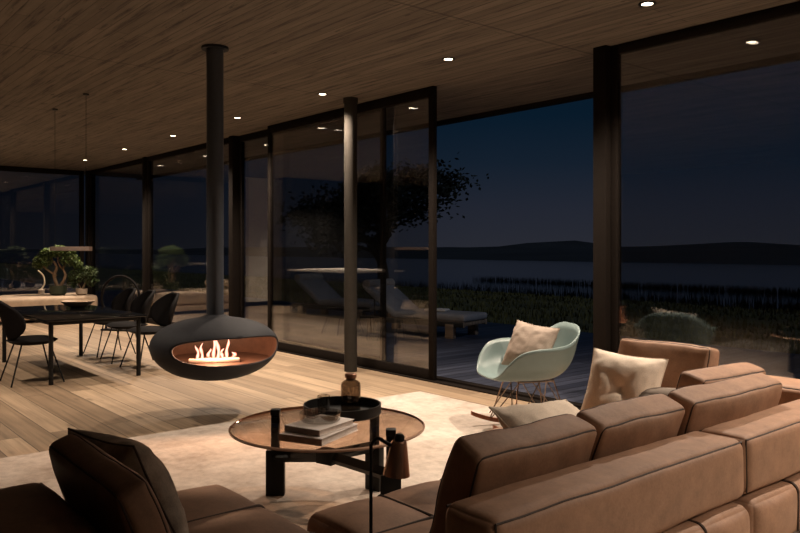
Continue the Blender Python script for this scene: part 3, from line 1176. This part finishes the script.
# ------------------------------------------------------------------ reading lamp in the gap of the sofa
lp = thing('floor_lamp', (-1.735, 1.332, RZ))
tag(lp, 'thin black reading lamp with a small copper shade between the sofa pieces', 'lamp')
G().add(lathe([(0.0, 0.0), (0.075, 0.0), (0.078, 0.003), (0.078, 0.008), (0.0, 0.010)], 40, False)).build('base', 'black', lp)
G().add(tube(spline([(0, 0, 0.008), (0, 0, 0.4), (0, 0, 0.690), (0.002, 0.002, 0.722), (0.012, 0.014, 0.738), (0.022, 0.026, 0.734)], 5), 0.0052, 10)).build('pole', 'black', lp)
G().add(tube([(0.018, 0.021, 0.735), (0.043, 0.052, 0.712)], 0.0055, 10)).build('arm', 'black', lp)
sh = G().add(lathe([(0.014, 0.100), (0.020, 0.099), (0.0225, 0.094), (0.039, 0.0), (0.0375, 0.0), (0.021, 0.090), (0.014, 0.094)], 44, False)).build('shade', 'copper', lp, (0.047, 0.056, 0.634), (R(-3), R(4), 0))
G().add(lathe([(0.0, 0.094), (0.014, 0.094), (0.014, 0.112), (0.009, 0.118), (0.0, 0.118)], 24, False)).build('socket', 'black', sh)

# ------------------------------------------------------------------ mint rocking armchair
CHX, CHY = -3.55, 4.13
ch = thing('rocking_chair', (CHX, CHY, RZ), (R(0), 0, R(154)))
ch.scale = (0.95, 0.95, 0.97)
tag(ch, 'pale mint shell armchair on wire legs and rockers before the open doorway', 'chair')
half = [(0.0, -0.315, 0.775), (0.13, -0.312, 0.765), (0.225, -0.275, 0.72), (0.285, -0.175, 0.655), (0.325, -0.04, 0.635), (0.335, 0.09, 0.628), (0.325, 0.19, 0.60),
        (0.285, 0.265, 0.525), (0.235, 0.305, 0.452), (0.15, 0.33, 0.412), (0.0, 0.335, 0.405)]
rimp = [Vector(p) for p in half] + [Vector((-x, y, z)) for x, y, z in half[-2:0:-1]]
rimc = spline(rimp, 5, True)
ctr = Vector((0, 0.0, 0.375))
NS = 16
vs, fs = [ctr], []
nr = len(rimc)
for s in range(1, NS + 1):
    t = s / NS
    for p in rimc:
        g_ = math.sin(t * PI / 2) ** 0.9
        hgt = p.z - ctr.z
        pw = 2.0 if hgt > 0.1 else 1.6
        hh = (1 - math.cos(t * PI / 2)) ** (0.95 + 0.35 * min(1, hgt / 0.3))
        xy = ctr + (p - ctr) * g_
        fl_ = 0.018 * max(0, (t - 0.82) / 0.18) ** 2
        d = Vector((p.x, p.y, 0)).normalized()
        vs.append(Vector((xy.x + d.x * fl_, xy.y + d.y * fl_, ctr.z + hgt * hh)))
for i in range(nr):
    fs.append([0, 1 + i, 1 + (i + 1) % nr])
for s in range(NS - 1):
    for i in range(nr):
        a, b = 1 + s * nr + i, 1 + s * nr + (i + 1) % nr
        fs.append([a, a + nr, b + nr, b])
shell = G().add((vs, fs)).build('shell', 'mint', ch, ang=180)
sm = shell.modifiers.new('wall', 'SOLIDIFY')
sm.thickness = 0.009
sm.offset = 0
for sx in (-1, 1):
    pts = [(sx * 0.235, y, 0.03 + 0.075 * (y / 0.36) ** 2) for y in [-0.37 + 0.74 * i / 24 for i in range(25)]]
    g = G()
    for i in range(24):
        y0, z0 = pts[i][1], pts[i][2]
        y1, z1 = pts[i + 1][1], pts[i + 1][2]
        x = sx * 0.235
        a, b = 0.011, 0.030
        v = [(x - a, y0, z0 - b), (x + a, y0, z0 - b), (x + a, y0, z0), (x - a, y0, z0), (x - a, y1, z1 - b), (x + a, y1, z1 - b), (x + a, y1, z1), (x - a, y1, z1)]
        g.add((v, [[0, 1, 5, 4], [1, 2, 6, 5], [2, 3, 7, 6], [3, 0, 4, 7]] + ([[3, 2, 1, 0]] if i == 0 else []) + ([[4, 5, 6, 7]] if i == 23 else [])))
    g.build('rocker', 'rocker', ch)
    for sy in (-1, 1):
        g = G()
        foot = (sx * 0.235, sy * 0.22, 0.035)
        g.add(tube([(sx * 0.13, sy * 0.135, 0.385), foot], 0.0055, 8))
        g.add(tube([(sx * 0.13, -sy * 0.03, 0.375), foot], 0.0045, 8))
        g.add(tube([(-sx * 0.02, sy * 0.135, 0.378), (sx * 0.235, sy * 0.22, 0.09)], 0.0045, 8))
        g.build('leg', 'rod', ch)
g = G()
for sy in (-1, 1):
    g.add(tube([(-0.14, sy * 0.135, 0.374), (0.14, sy * 0.135, 0.374)], 0.006, 8))
for sx in (-1, 1):
    g.add(tube([(sx * 0.13, -0.135, 0.372), (sx * 0.13, 0.135, 0.372)], 0.006, 8))
g.build('seat_frame', 'rod', ch)
pl = pillow('throw_pillow', 0.40, 0.34, 0.15, (CHX + 0.02, CHY - 0.01, 0.605), (R(-24), R(4), R(-2)), 'taupe', 2.2)
tag(pl, 'taupe woven pillow sitting in the mint rocking armchair', 'pillow', 'throw pillows')

# ------------------------------------------------------------------ dining corner
dt = thing('dining_table', (-8.6, 2.48, 0))
tag(dt, 'glossy black dining table on four thin round legs', 'table')
G().add(box((-1.0, -0.48, 0.600), (1.0, 0.48, 0.622), 0.004)).build('table_top', 'black_gloss', dt)
G().add(box((-0.95, -0.43, 0.565), (0.95, 0.43, 0.600), 0.004)).build('apron', 'black', dt)
for x in (-0.93, 0.93):
    for y in (-0.42, 0.42):
        G().add(tube([(x, y, 0), (x, y, 0.6)], 0.022, 16)).build('leg', 'black', dt)


def dining_chair():
    t = thing('dining_chair')
    # upholstered seat, dished
    g = G()
    vs, fs = [], []
    n, m = 28, 7
    for k, zz in ((0, 0.0), (1, -0.045)):
        o = len(vs)
        for j in range(m + 1):
            s = j / m
            for i in range(n):
                a = 2 * PI * i / n
                ex = 0.235 * math.copysign(abs(math.cos(a)) ** 0.8, math.cos(a))
                ey = 0.225 * math.copysign(abs(math.sin(a)) ** 0.8, math.sin(a))
                z = 0.43 + zz * (1 - s ** 4) + 0.014 * (1 - s * s) * (1 if k == 0 else 0) - (0.022 * s ** 6 if k == 0 else 0.022)
                vs.append((ex * s, ey * s, z))
        for j in range(m):
            for i in range(n):
                a, b = o + j * n + i, o + j * n + (i + 1) % n
                f = [a, a + n, b + n, b]
                fs.append(f if k == 0 else f[::-1])
    g.add((vs, fs)).build('seat', 'black_fabric', t)
    # curved shell back, wider at its waist
    vs, fs = [], []
    nu, nv = 18, 14
    for j in range(nv + 1):
        v = j / nv
        wd = 0.225 * (1 - (2 * abs(v - 0.48)) ** 2.6 * 0.62)
        for i in range(nu + 1):
            u = 2 * i / nu - 1
            x = wd * u
            y = -0.20 - 0.11 * v + 0.13 * (u * wd / 0.225) ** 2
            z = 0.43 + 0.37 * v
            vs.append((x, y, z))
    for j in range(nv):
        for i in range(nu):
            a = j * (nu + 1) + i
            fs.append([a, a + 1, a + nu + 2, a + nu + 1])
    b = G().add((vs, fs)).build('backrest', 'black_fabric', t, ang=180)
    sm = b.modifiers.new('pad', 'SOLIDIFY')
    sm.thickness = 0.03
    sm.offset = 0
    for sx in (-1, 1):
        for sy in (-1, 1):
            G().add(tube([(sx * 0.13, sy * 0.12, 0.40), (sx * 0.225, sy * 0.235, 0.0)], 0.008, 8)).build('leg', 'black', t)
    g = G()
    for sx in (-1, 1):
        g.add(tube([(sx * 0.13, -0.13, 0.385), (sx * 0.13, 0.13, 0.385)], 0.008, 8))
    for sy in (-1, 1):
        g.add(tube([(-0.13, sy * 0.12, 0.385), (0.13, sy * 0.12, 0.385)], 0.008, 8))
    g.build('seat_frame', 'black', t)
    return t


dc0 = dining_chair()
spots = [(-7.98, 1.97, 0, 'black shell dining chair tucked in on the shadowed long side of the table'),
         (-8.13, 3.20, PI + 0.08, 'black dining chair across the table, half behind the hanging fireplace'),
         (-8.83, 3.20, PI - 0.05, 'middle one of three black dining chairs on the window side of the table'),
         (-9.47, 3.22, PI + 0.04, 'black dining chair on the window side, farthest from the fireplace')]
for i, (x, y, rz, lab) in enumerate(spots):
    d = dc0 if i == 0 else dup(dc0)
    d.location = (x, y, 0)
    d.rotation_euler = (0, 0, rz)
    tag(d, lab, 'chair', 'black dining chairs around the table')

bw = G().add(lathe([(0.0, 0.0), (0.075, 0.0), (0.14, 0.03), (0.185, 0.072), (0.178, 0.075), (0.12, 0.036), (0.07, 0.010), (0.0, 0.010)], 48, False)).build('bowl', 'bench_wood', loc=(-9.05, 2.72, 0.6225))
tag(bw, 'wide pale wooden bowl on the black dining table', 'bowl')

pd = thing('pendant_lamp', (-8.6, 2.5, 1.27))
tag(pd, 'slim horizontal bar lamp hung on thin wires over the dining table', 'lamp')
G().add(box((-0.70, -0.016, 0.0), (0.70, 0.016, 0.045), 0.004)).build('bar', 'spine', pd)
for x in (-0.55, 0.55):
    G().add(tube([(x, 0, 0.045), (x, 0, CEIL - 1.27 - 0.012)], 0.0022, 6)).build('wire', 'black', pd)
    G().add(lathe([(0.0, -0.014), (0.03, -0.014), (0.03, 0.0)], 20, False)).build('ceiling_cap', 'black', pd, (x, 0, CEIL - 1.27))

hp = thing('floor_hoop', (-12.0, 4.25, 0), (0, 0, R(35)))
tag(hp, 'thin black upright hoop standing on the floor behind the dining chairs', 'hoop')
G().add(tube([(0.34 * math.cos(a), 0, 0.52 + 0.34 * math.sin(a)) for a in [R(-40 + 260 * i / 36) for i in range(37)]], 0.017, 10)).build('arch', 'black_fabric', hp)
G().add(box((-0.30, -0.09, 0.0), (0.30, 0.09, 0.03), 0.006)).add(tube([(0.26, 0, 0.03), (0.26, 0, 0.31)], 0.017, 10)).add(tube([(-0.26, 0, 0.03), (-0.26, 0, 0.31)], 0.017, 10)).build('base', 'black', hp)

# low bench along the glazed end, with the plants on it
bn = thing('daybed', (-14.7, 3.67, 0))
tag(bn, 'low sand coloured daybed behind the dining table, carrying the potted plants', 'daybed')
G().add(box((-0.55, -0.93, 0.06), (0.55, 0.93, 0.17), 0.01)).build('plinth', 'bench_wood', bn)
for x in (-0.45, 0.45):
    for y in (-0.8, 0.8):
        G().add(box((x - 0.04, y - 0.04, 0), (x + 0.04, y + 0.04, 0.06))).build('foot', 'black', bn)
soft_block('mattress', (1.1, 1.88, 0.27), (0, 0, 0.307), 'bench_cloth', bn, 0.05, (0.01, 0.01, 0.008), n=(10, 20, 5), seed=3)
dbp = G().add(tube([(0, -0.42, 0), (0, -0.40, 0), (0, 0.40, 0), (0, 0.42, 0)], [0.05, 0.10, 0.10, 0.05], 18)).build('bolster_pillow', 'bench_cloth', loc=(-14.72, 2.88, 0.553), rot=(0, 0, R(90)))
tag(dbp, 'round sand coloured bolster at the end of the low daybed', 'pillow')


def potted(name, loc, pot_prof, pot_mat, stems, crowns, leaf, seed, ls):
    t = thing(name, loc)
    G().add(lathe(pot_prof, 36, False)).build('pot', pot_mat, t)
    g = G()
    for st, r in stems:
        p = spline(st, 5)
        g.add(tube(p, [r * (1 - 0.6 * i / (len(p) - 1)) for i in range(len(p))], 8))
    g.build('stem', 'bark', t)
    rr = random.Random(seed)
    vs, fs = [], []
    for c, rad, n in crowns:
        for k in range(n):
            while True:
                d = Vector((rr.uniform(-1, 1), rr.uniform(-1, 1), rr.uniform(-1, 1)))
                if 0.35 < d.length < 1:
                    break
            p = Vector(c) + Vector((d.x * rad[0], d.y * rad[0], d.z * rad[1]))
            a = Vector((rr.gauss(0, 1), rr.gauss(0, 1), rr.gauss(0, 0.6))).normalized()
            b = a.cross(Vector((rr.gauss(0, 0.5), rr.gauss(0, 0.5), 1)).normalized())
            if b.length < 0.05:
                b = a.orthogonal()
            b.normalize()
            s = ls * rr.uniform(0.7, 1.3)
            o = len(vs)
            up = Vector((0, 0, s * 0.2))
            vs += [p - a * s, p + b * s * 0.5 + up, p + a * s, p - b * s * 0.5 + up]
            fs.append([o, o + 1, o + 2, o + 3])
    G().add((vs, fs)).build('foliage', leaf, t, smooth=False)
    return t


pz = 0.452
p1 = potted('potted_tree', (-14.45, 4.0, pz), [(0, 0), (0.10, 0), (0.14, 0.03), (0.15, 0.17), (0.135, 0.175), (0.13, 0.15), (0, 0.15)], 'pot_green',
            [([(0, 0, 0.14), (-0.06, -0.05, 0.35), (-0.02, -0.02, 0.52), (-0.10, -0.14, 0.72)], 0.035), ([(0.02, 0.02, 0.14), (0.09, 0.1, 0.34), (0.05, 0.08, 0.5), (0.12, 0.17, 0.70)], 0.03),
             ([(-0.02, -0.02, 0.35), (-0.12, -0.2, 0.5), (-0.16, -0.26, 0.62)], 0.02), ([(0.05, 0.08, 0.45), (0.0, 0.0, 0.6), (0.0, 0.02, 0.82)], 0.02)],
            [((-0.12, -0.22, 0.62), (0.17, 0.12), 420), ((0.09, 0.17, 0.64), (0.17, 0.13), 420), ((0.0, 0.02, 0.78), (0.19, 0.12), 520), ((-0.10, -0.14, 0.76), (0.15, 0.09), 260), ((0.1, 0.14, 0.78), (0.15, 0.09), 260), ((0.16, 0.28, 0.55), (0.10, 0.08), 130), ((-0.16, -0.30, 0.54), (0.10, 0.08), 130)], 'leaf', 5, 0.030)
tag(p1, 'bonsai-like green potted tree with a broad crown on the low daybed', 'plant')
p2 = potted('potted_shrub', (-14.32, 4.37, pz), [(0, 0), (0.07, 0), (0.095, 0.02), (0.10, 0.11), (0.09, 0.115), (0.085, 0.1), (0, 0.1)], 'pot_beige',
            [([(0, 0, 0.09), (0.03, 0.06, 0.22), (0.04, 0.10, 0.36)], 0.016), ([(0, 0, 0.09), (-0.03, -0.04, 0.2), (0.0, -0.05, 0.32)], 0.014)],
            [((0.03, 0.10, 0.40), (0.17, 0.13), 300), ((0.0, -0.08, 0.34), (0.16, 0.14), 260), ((0.05, 0.16, 0.26), (0.12, 0.12), 160), ((-0.03, -0.16, 0.22), (0.11, 0.10), 120)], 'leaf2', 9, 0.032)
tag(p2, 'smaller darker shrub in a beige pot beside the potted tree', 'plant')
st = thing('dried_branch', (-14.95, 3.85, pz))
tag(st, 'bare pale curved stem rising beside the potted tree', 'branch')
G().add(lathe([(0, 0), (0.05, 0), (0.055, 0.08), (0.02, 0.1), (0, 0.1)], 24, False)).build('vase', 'pot_beige', st)
G().add(tube(spline([(0, 0, 0.09), (0.01, 0.05, 0.2), (0.0, 0.03, 0.34), (-0.02, -0.06, 0.44)], 6), 0.014, 8)).build('stem', 'pale_stem', st)

# kitchen block standing outside the frame, seen mirrored in the sliding doors
ki = thing('kitchen_island', (-12.2, 1.25, 0))
tag(ki, 'dark kitchen island with a pale worktop, mirrored in the sliding door glass', 'kitchen island')
G().add(box((-1.0, -0.62, 0.0), (1.0, 0.62, 0.84), 0.004)).build('body', 'black', ki)
wt = G().add(box((-1.04, -0.66, 0.84), (1.04, 0.66, 0.875), 0.004)).build('worktop', 'plaster', ki)
tc = thing('tall_cabinet', (-15.245, -1.35, 0))
tag(tc, 'dark floor-to-ceiling cabinet wall beside the pale end wall', 'cabinet')
G().add(box((0.0, -2.45, 0.09), (0.55, 2.45, CEIL - 0.004), 0.004)).build('body', 'black', tc)
for k in range(6):
    y0 = -2.45 + k * 4.9 / 6
    d = G().add(box((0.552, y0 + 0.004, 0.1), (0.572, y0 + 4.9 / 6 - 0.004, CEIL - 0.02), 0.003)).build('door', 'black', tc)
    G().add(tube([(0.592, y0 + 0.08, 1.0), (0.592, y0 + 0.08, 1.5)], 0.008, 8)).build('handle', 'column', d)
